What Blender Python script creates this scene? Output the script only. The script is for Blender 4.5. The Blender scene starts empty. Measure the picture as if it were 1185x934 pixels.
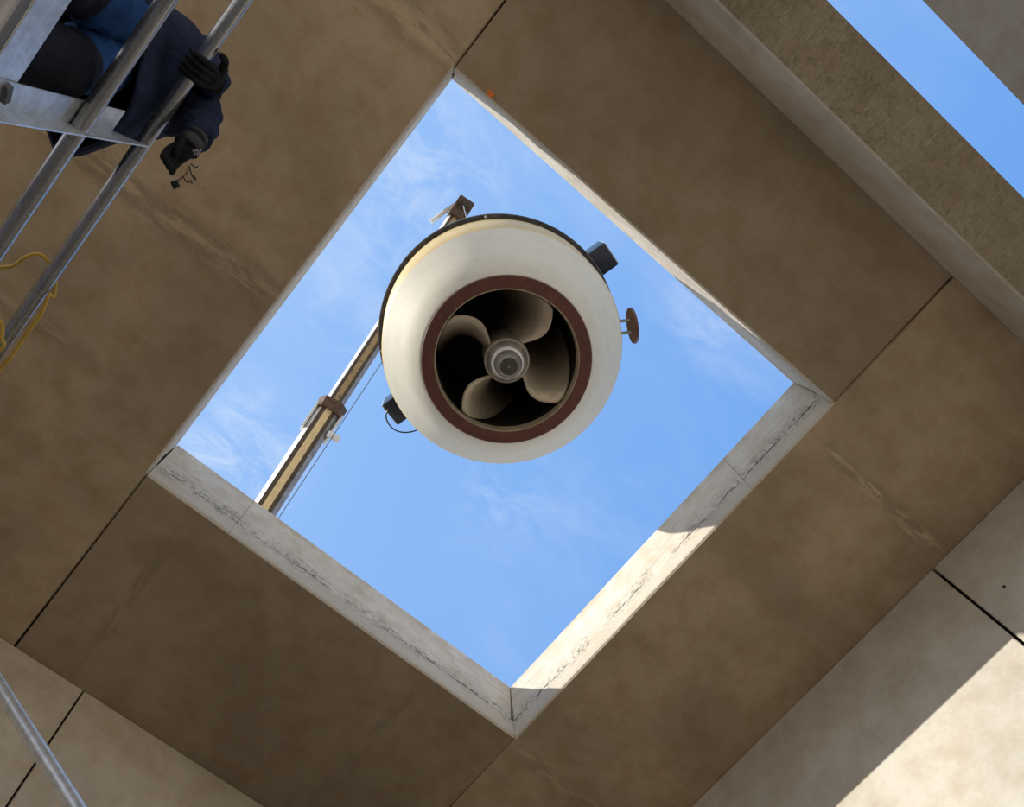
import bpy, bmesh, math, random
from mathutils import Vector, Matrix, Quaternion

random.seed(7)
PI = math.pi
SC = bpy.context.scene
COL = SC.collection
CZ = 1.5                      # camera height above the ground
H = 5.0 + CZ                  # underside of the ceiling
HT = 5.657 + CZ               # top of the roof slab
F = 931.983                   # focal length in pixels at 1185 wide
RW = Matrix(((0.7685407, -0.6153602, -0.1751483),
             (-0.6391553, -0.7507310, -0.1669836),
             (-0.0287341, 0.2402807, -0.9702781)))


def at(u, v, z):
    """point on the sight line of photo pixel (u, v) at height z above the camera"""
    d = RW @ Vector(((u - 592.5) / F, -(v - 467.0) / F, -1.0))
    d = d / d.z * z
    return Vector((d.x, d.y, z + CZ))


# ------------------------------------------------------------------ materials
def new_mat(name):
    m = bpy.data.materials.new(name)
    m.use_nodes = True
    nt = m.node_tree
    return m, nt, nt.nodes['Principled BSDF']


class NB:
    """small node builder"""
    def __init__(s, nt):
        s.nt = nt

    def n(s, t, **kw):
        x = s.nt.nodes.new(t)
        for k, v in kw.items():
            setattr(x, k, v)
        return x

    def put(s, sock, v):
        if isinstance(v, bpy.types.NodeSocket):
            s.nt.links.new(v, sock)
        else:
            sock.default_value = v

    def math(s, op, a, b=0.0, c=0.0, clamp=False):
        x = s.n('ShaderNodeMath', operation=op)
        x.use_clamp = clamp
        s.put(x.inputs[0], a); s.put(x.inputs[1], b); s.put(x.inputs[2], c)
        return x.outputs[0]

    def mix(s, f, a, b, mode='MIX'):
        x = s.n('ShaderNodeMix', data_type='RGBA', blend_type=mode)
        s.put(x.inputs[0], f)
        for i, v in ((6, a), (7, b)):
            s.put(x.inputs[i], v if isinstance(v, bpy.types.NodeSocket) else (*v, 1.0))
        return x.outputs[2]

    def ramp(s, v, lo, hi):
        x = s.n('ShaderNodeMapRange', clamp=True, interpolation_type='SMOOTHSTEP')
        s.put(x.inputs[0], v); s.put(x.inputs[1], lo); s.put(x.inputs[2], hi)
        return x.outputs[0]

    def coord(s, kind='Object', scale=(1, 1, 1), rot=(0, 0, 0)):
        t = s.n('ShaderNodeTexCoord')
        mp = s.n('ShaderNodeMapping')
        s.nt.links.new(t.outputs[kind], mp.inputs[0])
        mp.inputs['Scale'].default_value = scale
        mp.inputs['Rotation'].default_value = rot
        return mp.outputs[0]

    def noise(s, vec, scale, detail=4, rough=.55, dist=0.0):
        x = s.n('ShaderNodeTexNoise')
        s.put(x.inputs['Vector'], vec); x.inputs['Scale'].default_value = scale
        x.inputs['Detail'].default_value = detail
        x.inputs['Roughness'].default_value = rough
        x.inputs['Distortion'].default_value = dist
        return x.outputs['Fac']

    def voro(s, vec, scale):
        x = s.n('ShaderNodeTexVoronoi')
        s.put(x.inputs['Vector'], vec); x.inputs['Scale'].default_value = scale
        return x.outputs['Distance']

    def bump(s, h, strength, dist, normal=None):
        x = s.n('ShaderNodeBump')
        x.inputs['Strength'].default_value = strength
        x.inputs['Distance'].default_value = dist
        s.put(x.inputs['Height'], h)
        if normal is not None:
            s.put(x.inputs['Normal'], normal)
        return x.outputs[0]

    def sep(s, vec):
        x = s.n('ShaderNodeSeparateXYZ'); s.put(x.inputs[0], vec)
        return x.outputs


def mul(c, k):
    return tuple(min(1, x * k) for x in c)


def concrete(name, c, var=.22, streak=None, pores=.5, bump=.25, bands=(), layered=False, seed=0.0, fine=60, rough=False):
    """cast concrete: cloudy blotches, board streaks, pin-holes, laitance bands that sit where the formwork joints were"""
    m, nt, bs = new_mat(name)
    b = NB(nt)
    co = b.coord('Object')
    big = b.noise(co, .9, 5, .6, .3)
    mid = b.noise(co, 5.5, 5, .65)
    fin = b.noise(co, fine, 3, .6)
    col = b.mix(b.ramp(big, .3, .7), mul(c, 1 - var), mul(c, 1 + var * .7))
    col = b.mix(b.ramp(mid, .35, .75), col, b.mix(1.0, col, mul((1.0, .93, .84), .84), 'MULTIPLY'))
    col = b.mix(b.math('MULTIPLY', b.ramp(fin, .5, .8), .22), col, mul(c, .55))
    hgt = b.math('ADD', b.math('MULTIPLY', mid, .7), b.math('MULTIPLY', fin, .35))
    if streak:
        st = b.noise(b.coord('Object', streak), 1.0, 5, .7, .4)
        col = b.mix(b.math('MULTIPLY', b.ramp(st, .5, .78), .38), col, mul(c, .62))
        col = b.mix(b.math('MULTIPLY', b.ramp(st, .48, .2), .3), col, mul(c, 1.35))
        hgt = b.math('ADD', hgt, b.math('MULTIPLY', st, .8))
    if rough:                   # broomed, torn surface
        wv = b.noise(b.coord('Object', (55, 9, 20), (0, 0, .5)), 1.0, 6, .75, 1.2)
        lump = b.noise(co, 26, 6, .75, .6)
        hgt = b.math('ADD', b.math('MULTIPLY', wv, 2.2), b.math('MULTIPLY', lump, 2.6))
        col = b.mix(b.math('MULTIPLY', b.ramp(wv, .56, .7), .6), col, mul(c, 1.75))
        col = b.mix(b.math('MULTIPLY', b.ramp(lump, .5, .34), .65), col, mul(c, .5))
    else:                       # fine scuffs and pale scratches
        s1 = b.noise(b.coord('Object', (2.2, 30, 20), (0, 0, .35)), 1.0, 6, .75, .5)
        s2 = b.noise(b.coord('Object', (30, 3, 20), (0, 0, -.2)), 1.0, 6, .75, .8)
        patch = b.ramp(b.noise(co, 1.7, 4, .65), .42, .62)
        col = b.mix(b.math('MULTIPLY', b.math('MULTIPLY', b.ramp(s1, .60, .74), patch), .32), col, mul(c, 1.5))
        col = b.mix(b.math('MULTIPLY', b.math('MULTIPLY', b.ramp(s2, .60, .76), patch), .3), col, mul(c, .6))
        col = b.mix(b.math('MULTIPLY', b.ramp(b.voro(co, 7.5), .034, .02), .45), col, mul(c, 1.7))
    xyz = b.sep(co)
    wob = b.math('MULTIPLY_ADD', b.noise(co, 1.6, 4, .6), .16, -.08)
    for (axis, pos, half, lo, hi, dark, light) in bands:
        q = b.math('ABSOLUTE', b.math('ADD', b.math('SUBTRACT', xyz[axis], pos), wob))
        inside = b.ramp(q, half, half * .35)
        other = xyz[1 - axis]
        lim = b.math('MULTIPLY', b.ramp(other, lo - .25, lo + .15), b.ramp(other, hi + .25, hi - .15))
        pat = b.noise(b.coord('Object', (3, 16, 3) if axis == 1 else (16, 3, 3)), 1.0, 6, .7, .8)
        msk = b.math('MULTIPLY', b.math('MULTIPLY', inside, lim), b.ramp(pat, .38, .62))
        col = b.mix(b.math('MULTIPLY', msk, dark), col, mul(c, .55))
        edge = b.math('MULTIPLY', b.math('MULTIPLY', b.ramp(q, half * .55, 0.0), lim), b.ramp(pat, .58, .42))
        col = b.mix(b.math('MULTIPLY', edge, light), col, mul(c, 1.6))
        hgt = b.math('ADD', hgt, b.math('MULTIPLY', msk, .5))
    if layered:
        # ragged cold joint a hand's breadth above the soffit, pour lines, honeycombing along it
        z = xyz[2]
        rag = b.math('MULTIPLY_ADD', b.noise(co, 4.0, 8, .75), .20, -.10)
        dz = b.math('ABSOLUTE', b.math('SUBTRACT', b.math('ADD', z, rag), H + .225))
        brk = b.ramp(b.noise(co, 2.2, 3, .6), .36, .5)
        crack = b.math('MULTIPLY', b.ramp(dz, .013, .005), brk)
        honey = b.math('MULTIPLY', b.math('MULTIPLY', b.ramp(dz, .13, .0), b.ramp(b.noise(co, 30, 6, .8), .51, .60)), brk)
        lines = b.noise(b.coord('Object', (1.3, 1.3, 46)), 1.0, 7, .78, .25)
        grit = b.noise(b.coord('Object', (16, 16, 60)), 1.0, 6, .8, .2)
        col = b.mix(b.math('MULTIPLY', b.ramp(lines, .52, .66), .5), col, mul(c, .58))
        col = b.mix(b.math('MULTIPLY', b.ramp(lines, .44, .30), .5), col, mul(c, 1.25))
        col = b.mix(b.math('MULTIPLY', b.ramp(grit, .55, .68), .6), col, mul(c, .4))
        for zl, wl in ((H + .034, .004), (H + .075, .003), (H + .33, .0025)):
            dl = b.math('ABSOLUTE', b.math('SUBTRACT', b.math('MULTIPLY_ADD', b.noise(co, 5, 4, .7), .02, b.math('SUBTRACT', z, .01)), zl))
            col = b.mix(b.math('MULTIPLY', b.ramp(dl, wl, wl * .3), .5), col, mul(c, .3))
        for ax_, v0, oax, o0 in ((0, .02, 1, 2.4), (1, .30, 0, 2.2)):
            dl = b.math('ABSOLUTE', b.math('SUBTRACT', xyz[ax_], v0))
            col = b.mix(b.math('MULTIPLY', b.math('MULTIPLY', b.ramp(dl, .006, .002), b.ramp(xyz[oax], o0, o0 + .05)), .55), col, mul(c, .25))
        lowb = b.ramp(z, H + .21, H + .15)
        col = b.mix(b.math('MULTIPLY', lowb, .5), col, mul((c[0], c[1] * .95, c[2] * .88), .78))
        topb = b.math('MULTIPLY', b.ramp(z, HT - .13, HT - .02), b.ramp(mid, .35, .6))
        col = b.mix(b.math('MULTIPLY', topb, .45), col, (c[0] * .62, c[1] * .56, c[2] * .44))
        col = b.mix(b.math('MULTIPLY', crack, .8), col, (.05, .045, .04))
        col = b.mix(b.math('MULTIPLY', honey, .72), col, (.10, .09, .08))
        hgt = b.math('SUBTRACT', b.math('ADD', hgt, b.math('MULTIPLY', lines, .6)), b.math('MULTIPLY', b.math('MAXIMUM', crack, honey), 1.4))
    if pores:
        po = b.ramp(b.voro(co, 13), .075, .04)
        sp = b.math('MULTIPLY', po, b.ramp(b.noise(co, 2.5, 2), .52, .6))
        col = b.mix(b.math('MULTIPLY', sp, pores), col, mul(c, .25))
        hgt = b.math('SUBTRACT', hgt, sp)
    nt.links.new(col, bs.inputs['Base Color'])
    bs.inputs['Roughness'].default_value = .88
    bs.inputs['Specular IOR Level'].default_value = .25
    nt.links.new(b.bump(hgt, bump, .02), bs.inputs['Normal'])
    return m


def paint(name, c, rough=.5, metal=0.0, var=.12, scale=9, bump=.06, stretch=(1, 1, 1), dirt=None, dirt_amt=.5, spec=.5):
    m, nt, bs = new_mat(name)
    b = NB(nt)
    co = b.coord('Object', stretch)
    n1 = b.noise(co, scale, 5, .65, .2)
    n2 = b.noise(co, scale * 7, 3, .6)
    col = b.mix(b.ramp(n1, .3, .72), mul(c, 1 - var), mul(c, 1 + var))
    if dirt:
        col = b.mix(b.math('MULTIPLY', b.ramp(n1, .5, .7), dirt_amt), col, dirt)
    nt.links.new(col, bs.inputs['Base Color'])
    r = b.math('MULTIPLY_ADD', n2, .22, rough - .11)
    nt.links.new(r, bs.inputs['Roughness'])
    bs.inputs['Metallic'].default_value = metal
    bs.inputs['Specular IOR Level'].default_value = spec
    nt.links.new(b.bump(b.math('ADD', n1, b.math('MULTIPLY', n2, .4)), bump, .01), bs.inputs['Normal'])
    return m


def cloth(name, c, var=.25, weave=420, fold=.5):
    m, nt, bs = new_mat(name)
    b = NB(nt)
    co = b.coord('Object')
    n1 = b.noise(co, 9, 4, .6, .6)
    n2 = b.noise(co, weave, 2, .5)
    col = b.mix(b.ramp(n1, .3, .7), mul(c, 1 - var), mul(c, 1 + var))
    nt.links.new(col, bs.inputs['Base Color'])
    bs.inputs['Roughness'].default_value = .85
    bs.inputs['Specular IOR Level'].default_value = .2
    nrm = b.bump(n2, .15, .002)
    nt.links.new(b.bump(b.noise(b.coord('Object', (1, 1, .6)), 11, 3, .55, 1.2), fold, .03, nrm), bs.inputs['Normal'])
    return m


CEIL_BANDS = [(1, -.52, .17, -2.6, -.70, .55, .45), (1, -.20, .10, 2.75, 3.75, .55, .5), (1, 1.28, .16, -2.4, -.7, .6, .25),
              (1, 2.82, .10, 2.6, 3.8, .5, .4), (0, -.22, .07, 3.1, 4.2, .5, .0), (1, 2.3, .12, -3.5, -1.4, .45, .2),
              (0, 1.7, .08, 2.9, 4.2, .45, .0)]
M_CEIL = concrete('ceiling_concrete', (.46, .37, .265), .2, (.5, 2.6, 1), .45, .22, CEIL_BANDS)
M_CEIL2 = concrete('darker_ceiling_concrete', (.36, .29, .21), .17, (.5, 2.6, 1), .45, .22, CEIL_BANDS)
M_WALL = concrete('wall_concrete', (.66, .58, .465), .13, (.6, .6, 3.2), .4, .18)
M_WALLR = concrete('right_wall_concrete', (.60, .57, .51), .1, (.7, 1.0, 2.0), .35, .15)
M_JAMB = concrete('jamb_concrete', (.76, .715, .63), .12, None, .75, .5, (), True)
M_BEAM = concrete('beam_concrete', (.62, .59, .54), .10, (.8, 4, 4), .4, .2)
M_ROUGH = concrete('rough_soffit', (.68, .57, .42), .2, (22, 5, 5), .5, 1.0, (), False, 0, 34, True)
M_ROOF = concrete('roof_concrete', (.58, .55, .49), .12, None, .3, .3)
M_FARSLAB = concrete('neighbour_concrete', (.36, .355, .365), .08, None, .2, .1)
M_DARK = paint('joint_dark', (.012, .010, .008), .9)
M_GALV = paint('galvanised_steel', (.68, .70, .71), .38, .75, .16, 26, .12)
M_TUBE = paint('scaffold_tube_steel', (.42, .425, .43), .25, .85, .16, 14, .04, (1, .5, 1), (.22, .20, .18), .3)
M_PLANK = paint('deck_plank_grey', (.60, .60, .65), .75, 0, .18, 6, .2, (6, .6, 6))
M_CONE = paint('white_gelcoat', (.68, .635, .52), .6, 0, .06, 5, .05, (1, 1, 3), (.56, .51, .41), .35, .25)
M_CREAM = paint('cream_yellow_rim', (.60, .44, .18), .45, 0, .1, 6, .05)
M_BLACK = paint('black_flange', (.035, .032, .033), .4, 0, .3, 12, .1, (1, 1, 1), (.16, .12, .09), .4)
M_BRACKET = paint('black_bracket', (.012, .013, .02), .28, 0, .3, 8, .05)
M_RED = paint('red_brown_primer', (.135, .048, .036), .5, 0, .14, 10, .08, (1, 1, 1), (.19, .08, .06), .4)
M_LIP = paint('beige_lip', (.40, .33, .22), .5, 0, .2, 9, .08)
M_DUCT = paint('duct_dark', (.016, .013, .011), .5, 0, .3, 5, .1)
M_BLADE = paint('cast_bronze_blade', (.60, .50, .385), .42, .35, .14, 7, .08, (1, 1, 1), (.30, .25, .19), .5)
M_HUB = paint('hub_metal', (.50, .45, .39), .32, .75, .14, 14, .06)
M_HUBDARK = paint('hub_dark', (.11, .10, .09), .5, .4, .2, 30, .1)
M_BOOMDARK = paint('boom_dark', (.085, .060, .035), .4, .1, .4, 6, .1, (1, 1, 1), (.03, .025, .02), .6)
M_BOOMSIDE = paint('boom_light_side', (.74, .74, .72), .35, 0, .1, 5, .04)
M_BOOMSHADE = paint('boom_shade_flank', (.26, .25, .24), .4, .2, .25, 6, .06)  # grey holds the shade of the flank away from the sun
M_BOOMSTRIP = paint('boom_cream', (.78, .60, .32), .42, 0, .14, 5, .06, (1, 1, 1), (.45, .30, .14), .4)
M_BOOMGREASE = paint('boom_greased', (.42, .29, .14), .4, 0, .4, 16, .2, (1, .5, 1), (.06, .04, .025), .8)
M_RUST = paint('collar_rust', (.10, .055, .03), .6, .2, .4, 14, .2)
M_ROPE = paint('steel_rope', (.22, .23, .25), .5, .5, .2, 40, .2)
M_YELLOW = paint('yellow_cable', (.60, .38, .05), .45, 0, .18, 20, .05)
M_BLACKCABLE = paint('black_cable', (.02, .02, .025), .5)
M_ORANGE = paint('orange_plastic', (.85, .23, .03), .45)
M_SKIN = paint('skin', (.55, .34, .25), .55, 0, .08, 12, .05)
M_HAIR = paint('dark_hair', (.03, .022, .018), .6, 0, .3, 60, .3)
M_NAVY = cloth('navy_jacket', (.017, .023, .050))
M_NAVYIN = cloth('jacket_lining', (.008, .008, .011))
M_BLUE = cloth('blue_work_trousers', (.013, .052, .15))
M_NAVYPAD = cloth('navy_knee_panel', (.013, .014, .021))
M_GLOVE = cloth('black_glove', (.013, .012, .013), .3, 300, .35)
M_GLOVEGREY = cloth('grey_glove_back', (.075, .072, .075), .3, 300, .3)
M_PALE = paint('pale_print', (.38, .38, .42), .6)
M_BOOT = paint('boot_leather', (.03, .025, .02), .5)
M_REDWIRE = paint('red_wire', (.20, .07, .05), .5)
M_GROUND, nt, bs = new_mat('sandy_ground')
b = NB(nt); co = b.coord('Object')
g1 = b.noise(co, .6, 6, .65); g2 = b.noise(co, 18, 4, .7)
gc = b.mix(b.ramp(g1, .3, .7), (.40, .31, .20), (.50, .41, .28))
gc = b.mix(b.math('MULTIPLY', b.ramp(g2, .5, .7), .35), gc, (.25, .19, .12))
nt.links.new(gc, bs.inputs['Base Color']); bs.inputs['Roughness'].default_value = .95
nt.links.new(b.bump(g2, .5, .04), bs.inputs['Normal'])


# ------------------------------------------------------------------ mesh building
def obj(name, bm, mat, parent=None, smooth=None, local=False):
    """link a bmesh as one object; smooth = angle in degrees"""
    me = bpy.data.meshes.new(name)
    bmesh.ops.recalc_face_normals(bm, faces=bm.faces[:])
    bm.to_mesh(me); bm.free()
    return obj_me(name, me, mat, parent, smooth, local)


def obj_me(name, me, mat, parent=None, smooth=None, local=False):
    for x in (mat if isinstance(mat, (list, tuple)) else [mat]):
        me.materials.append(x)
    if smooth is not None:
        me.polygons.foreach_set('use_smooth', [True] * len(me.polygons))
        me.set_sharp_from_angle(angle=math.radians(smooth))
    o = bpy.data.objects.new(name, me)
    COL.objects.link(o)
    if parent is not None:
        o.parent = parent
        if not local:
            q = parent
            M = Matrix.Identity(4)
            while q is not None:
                M = q.matrix_basis.copy() if q.parent is None else q.matrix_parent_inverse @ q.matrix_basis @ M if False else M
                if q.parent is None:
                    M = q.matrix_basis.copy()
                q = q.parent
            if parent.parent is None:
                o.matrix_parent_inverse = M.inverted()
    return o


def thing(name, loc, label, cat, group=None, rot=None):
    o = bpy.data.objects.new(name, None)
    o.empty_display_size = .2
    COL.objects.link(o)
    o.location = loc
    if rot is not None:
        o.rotation_mode = 'QUATERNION'; o.rotation_quaternion = rot
    return tag(o, label, cat, group)


def tag(o, label, cat, group=None):
    o['label'] = label; o['category'] = cat
    if group:
        o['group'] = group
    return o


def struct(o, label=None):
    o['kind'] = 'structure'
    if label:
        o['label'] = label
    return o


def add_box(bm, x0, x1, y0, y1, z0, z1, mi=0):
    v = [bm.verts.new(p) for p in ((x0, y0, z0), (x1, y0, z0), (x1, y1, z0), (x0, y1, z0),
                                   (x0, y0, z1), (x1, y0, z1), (x1, y1, z1), (x0, y1, z1))]
    for f in ((3, 2, 1, 0), (4, 5, 6, 7), (0, 1, 5, 4), (1, 2, 6, 5), (2, 3, 7, 6), (3, 0, 4, 7)):
        bm.faces.new([v[i] for i in f]).material_index = mi
    return v


def add_frame_box(bm, c, ex, ey, ez, hx, hy, hz, mi=0):
    """box centred at c with axes ex, ey, ez and half sizes"""
    v = []
    for sz in (-1, 1):
        for sx, sy in ((-1, -1), (1, -1), (1, 1), (-1, 1)):
            v.append(bm.verts.new(c + ex * (hx * sx) + ey * (hy * sy) + ez * (hz * sz)))
    for f in ((3, 2, 1, 0), (4, 5, 6, 7), (0, 1, 5, 4), (1, 2, 6, 5), (2, 3, 7, 6), (3, 0, 4, 7)):
        bm.faces.new([v[i] for i in f]).material_index = mi


def bevel(bm, w, seg=2):
    bmesh.ops.bevel(bm, geom=bm.edges[:], offset=w, segments=seg, profile=.6, affect='EDGES', clamp_overlap=True)


def frame(d):
    d = d.normalized()
    up = Vector((0, 0, 1)) if abs(d.z) < .92 else Vector((1, 0, 0))
    s = d.cross(up).normalized()
    return d, s, s.cross(d).normalized()


def add_tube(bm, pts, r, n=16, cap=True, closed=False):
    pts = [Vector(p) for p in pts]
    rs = r if isinstance(r, (list, tuple)) else [r] * len(pts)
    rings = []
    prev = None
    for i, p in enumerate(pts):
        a = pts[max(0, i - 1)]; c = pts[min(len(pts) - 1, i + 1)]
        d = (c - a).normalized()
        if prev is None:
            _, s, t = frame(d)
        else:
            s = (prev - d * prev.dot(d)).normalized(); t = d.cross(s)
        prev = s
        rings.append([bm.verts.new(p + (s * math.cos(2 * PI * k / n) + t * math.sin(2 * PI * k / n)) * rs[i]) for k in range(n)])
    for i in range(len(rings) - 1):
        for k in range(n):
            bm.faces.new((rings[i][k], rings[i][(k + 1) % n], rings[i + 1][(k + 1) % n], rings[i + 1][k]))
    if cap:
        bm.faces.new(rings[0][::-1]); bm.faces.new(rings[-1])


def add_pipe(bm, a, c, r, wall=.004, n=24):
    """hollow tube with open ends"""
    a, c = Vector(a), Vector(c)
    d, s, t = frame(c - a)
    R = []
    for p, q in ((a, r), (c, r), (c, r - wall), (a, r - wall)):
        R.append([bm.verts.new(p + (s * math.cos(2 * PI * k / n) + t * math.sin(2 * PI * k / n)) * q) for k in range(n)])
    for i in range(4):
        j = (i + 1) % 4
        for k in range(n):
            bm.faces.new((R[i][k], R[i][(k + 1) % n], R[j][(k + 1) % n], R[j][k]))


def add_lathe(bm, prof, n=96, close=False, mi=0):
    """revolve (r, z) points around z"""
    rings = []
    for r, z in prof:
        if r < 1e-6:
            rings.append([bm.verts.new((0, 0, z))])
        else:
            rings.append([bm.verts.new((r * math.cos(2 * PI * k / n), r * math.sin(2 * PI * k / n), z)) for k in range(n)])
    seq = list(zip(rings, rings[1:])) + ([(rings[-1], rings[0])] if close else [])
    for A, B in seq:
        for k in range(n):
            k2 = (k + 1) % n
            if len(A) == 1 and len(B) == 1:
                continue
            if len(A) == 1:
                bm.faces.new((A[0], B[k2], B[k])).material_index = mi
            elif len(B) == 1:
                bm.faces.new((A[k], A[k2], B[0])).material_index = mi
            else:
                bm.faces.new((A[k], A[k2], B[k2], B[k])).material_index = mi


def curve_pts(ctrl, n=8):
    """Catmull-Rom through control points"""
    P = [Vector(p) for p in ctrl]
    P = [P[0] * 2 - P[1]] + P + [P[-1] * 2 - P[-2]]
    out = []
    for i in range(1, len(P) - 2):
        for k in range(n):
            t = k / n
            a, b_, c, d = P[i - 1:i + 3]
            out.append(.5 * ((2 * b_) + (c - a) * t + (2 * a - 5 * b_ + 4 * c - d) * t * t + (3 * b_ - a - 3 * c + d) * t ** 3))
    out.append(P[-2])
    return out


def skin_mesh(name, verts, edges, radii, sub=2, root=0):
    """grow a continuous surface on a skeleton and return it as a plain mesh"""
    me = bpy.data.meshes.new(name + '_skeleton')
    me.from_pydata([tuple(v) for v in verts], edges, [])
    o = bpy.data.objects.new(name + '_skeleton', me)
    COL.objects.link(o)
    md = o.modifiers.new('skin', 'SKIN'); md.use_smooth_shade = True
    if not me.skin_vertices:
        raise RuntimeError('no skin layer')
    sv = me.skin_vertices[0].data
    for i, r in enumerate(radii):
        sv[i].radius = r if isinstance(r, tuple) else (r, r)
        sv[i].use_root = (i == root)
    s = o.modifiers.new('sub', 'SUBSURF'); s.levels = sub; s.render_levels = sub
    dg = bpy.context.evaluated_depsgraph_get()
    out = bpy.data.meshes.new_from_object(o.evaluated_get(dg))
    out.name = name
    bpy.data.objects.remove(o); bpy.data.meshes.remove(me)
    return out


# ------------------------------------------------------------------ setting: ground, ceiling planks, walls
bm = bmesh.new(); add_box(bm, -60, 60, -60, 60, -.3, 0)
struct(obj('floor', bm, M_GROUND), 'sandy ground under the concrete chamber')

# corners of the roof opening: soffit level and top level
SOF = {'T': (-.651, -.476), 'R': (2.522, -.471), 'B': (2.502, 2.745), 'L': (-.633, 2.725)}
TOP = {'T': (-.687, -.463), 'R': (2.499, -.440), 'B': (2.490, 2.761), 'L': (-.658, 2.741)}
# height above soffit, and how far the face steps back there
PROFILE = ((0, 0.0), (.012, -.012), (.03, -.014), (.185, -.010), (.205, .006), (.23, .010), (.45, .004), (.642, .0), (HT - H, .006))


def plank(name, foot, label, soffit=None):
    """roof plank; foot = list of (x, y, xtop, ytop, jamb) where jamb says the edge to the NEXT corner lines the opening"""
    bm = bmesh.new()
    n = len(foot)
    jm = [f[4] for f in foot]
    inw = []
    for i in range(n):
        a, c = foot[i], foot[(i + 1) % n]
        e = Vector((c[0] - a[0], c[1] - a[1])).normalized()
        inw.append(Vector((-e.y, e.x)))          # inward normal for a counter-clockwise footprint
    cols = []
    for i in range(n):
        a = foot[i]
        prof = PROFILE
        col = []
        for (h, off) in prof:
            t = h / (HT - H)
            p = Vector((a[0] + (a[2] - a[0]) * t, a[1] + (a[3] - a[1]) * t))
            if jm[i] and not jm[i - 1]:
                p += inw[i] * off
            elif jm[i - 1] and not jm[i]:
                p += inw[i - 1] * off
            col.append(bm.verts.new((p.x, p.y, H + h)))
        cols.append(col)
    bm.faces.new([c[0] for c in cols][::-1]).material_index = 0
    bm.faces.new([c[-1] for c in cols]).material_index = 2
    for i in range(n):
        A, B = cols[i], cols[(i + 1) % n]
        for k in range(len(A) - 1):
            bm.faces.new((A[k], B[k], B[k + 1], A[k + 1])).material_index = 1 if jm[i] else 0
    return struct(obj(name, bm, [soffit or M_CEIL, M_JAMB, M_ROOF]), label)


def C(k, jamb=False, dx=0.0):
    return (SOF[k][0] + dx, SOF[k][1], TOP[k][0] + dx * .3, TOP[k][1], jamb)


def P(x, y):
    return (x, y, x, y, False)


G = .019
YN, YF = -1.517, 4.62
XL, XR = -5.3, 4.2
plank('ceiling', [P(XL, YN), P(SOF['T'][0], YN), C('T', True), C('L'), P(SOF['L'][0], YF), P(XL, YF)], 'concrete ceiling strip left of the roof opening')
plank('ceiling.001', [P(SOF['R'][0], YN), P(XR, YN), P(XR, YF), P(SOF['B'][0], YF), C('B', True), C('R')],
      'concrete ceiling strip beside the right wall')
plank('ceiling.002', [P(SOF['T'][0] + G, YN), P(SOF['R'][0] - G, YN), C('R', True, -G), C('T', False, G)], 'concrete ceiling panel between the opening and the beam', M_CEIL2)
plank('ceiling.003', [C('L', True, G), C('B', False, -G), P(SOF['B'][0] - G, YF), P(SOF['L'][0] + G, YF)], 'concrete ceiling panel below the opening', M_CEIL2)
for i, (x, y0, y1) in enumerate(((-.651, YN, -.50), (-.634, 2.75, YF), (2.523, YN, -.50), (2.503, 2.77, YF))):
    bm = bmesh.new(); add_box(bm, x - .05, x + .05, y0 + .003, y1, H + .045, HT - .12)
    struct(obj('trim_%d' % (i + 1), bm, M_DARK), 'dark packing in the joint between ceiling slabs')

# beam along the far side, its rough soffit and the neighbouring slab beyond the open slot
bm = bmesh.new()
yb0, yb1, zb = -1.892, -1.520, 4.45 + CZ
sec = ((yb1, zb + .012), (yb1 - .010, zb), (yb0, zb), (yb0, HT), (yb1, HT))
rings = []
for k in range(29):
    x = XL + (XR + 2.0 - XL) * k / 28
    rings.append([bm.verts.new((x, y, z)) for y, z in sec])
for A, B in zip(rings, rings[1:]):
    for k in range(5):
        bm.faces.new((A[k], A[(k + 1) % 5], B[(k + 1) % 5], B[k])).material_index = 1 if k == 1 else 0
bm.faces.new(rings[0]); bm.faces.new(rings[-1][::-1])
struct(obj('beam', bm, [M_BEAM, M_ROUGH]), 'deep concrete edge beam with a rough brown underside')
bm = bmesh.new()
sec = ((-2.485, 5.0 + CZ), (-2.95, 5.55 + CZ), (-4.1, 5.55 + CZ), (-4.1, 5.0 + CZ))   # edge splayed back from its lower arris
rings = [[bm.verts.new((x, y, z)) for y, z in sec] for x in (XL - 3, XR + 6)]
for k in range(4):
    bm.faces.new((rings[0][k], rings[0][(k + 1) % 4], rings[1][(k + 1) % 4], rings[1][k]))
bm.faces.new(rings[0]); bm.faces.new(rings[1][::-1])
struct(obj('roof_slab', bm, M_FARSLAB), 'plain grey concrete slab beyond the open slot')

# right wall: two panels and a vertical joint; far lower wall: two panels and a joint
def panel_x(name, x, y0a, y1a, z1, label):
    bm = bmesh.new(); add_box(bm, x, x + .32, y0a, y1a, 0, z1); bevel(bm, .006, 1)
    return struct(obj(name, bm, M_WALLR), label)


XW, YW = 3.874, 4.298
panel_x('wall_right', XW, -.060, 4.62, H - .004, 'right concrete wall panel with a sunlit lower part')
panel_x('wall_right.001', XW, -1.89, -.079, H - .004, 'right concrete wall panel with a tie hole')
bm = bmesh.new(); add_box(bm, XW + .05, XW + .25, -.11, -.03, 0, H - .05)
struct(obj('trim_5', bm, M_DARK), 'dark joint in the right wall')


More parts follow.
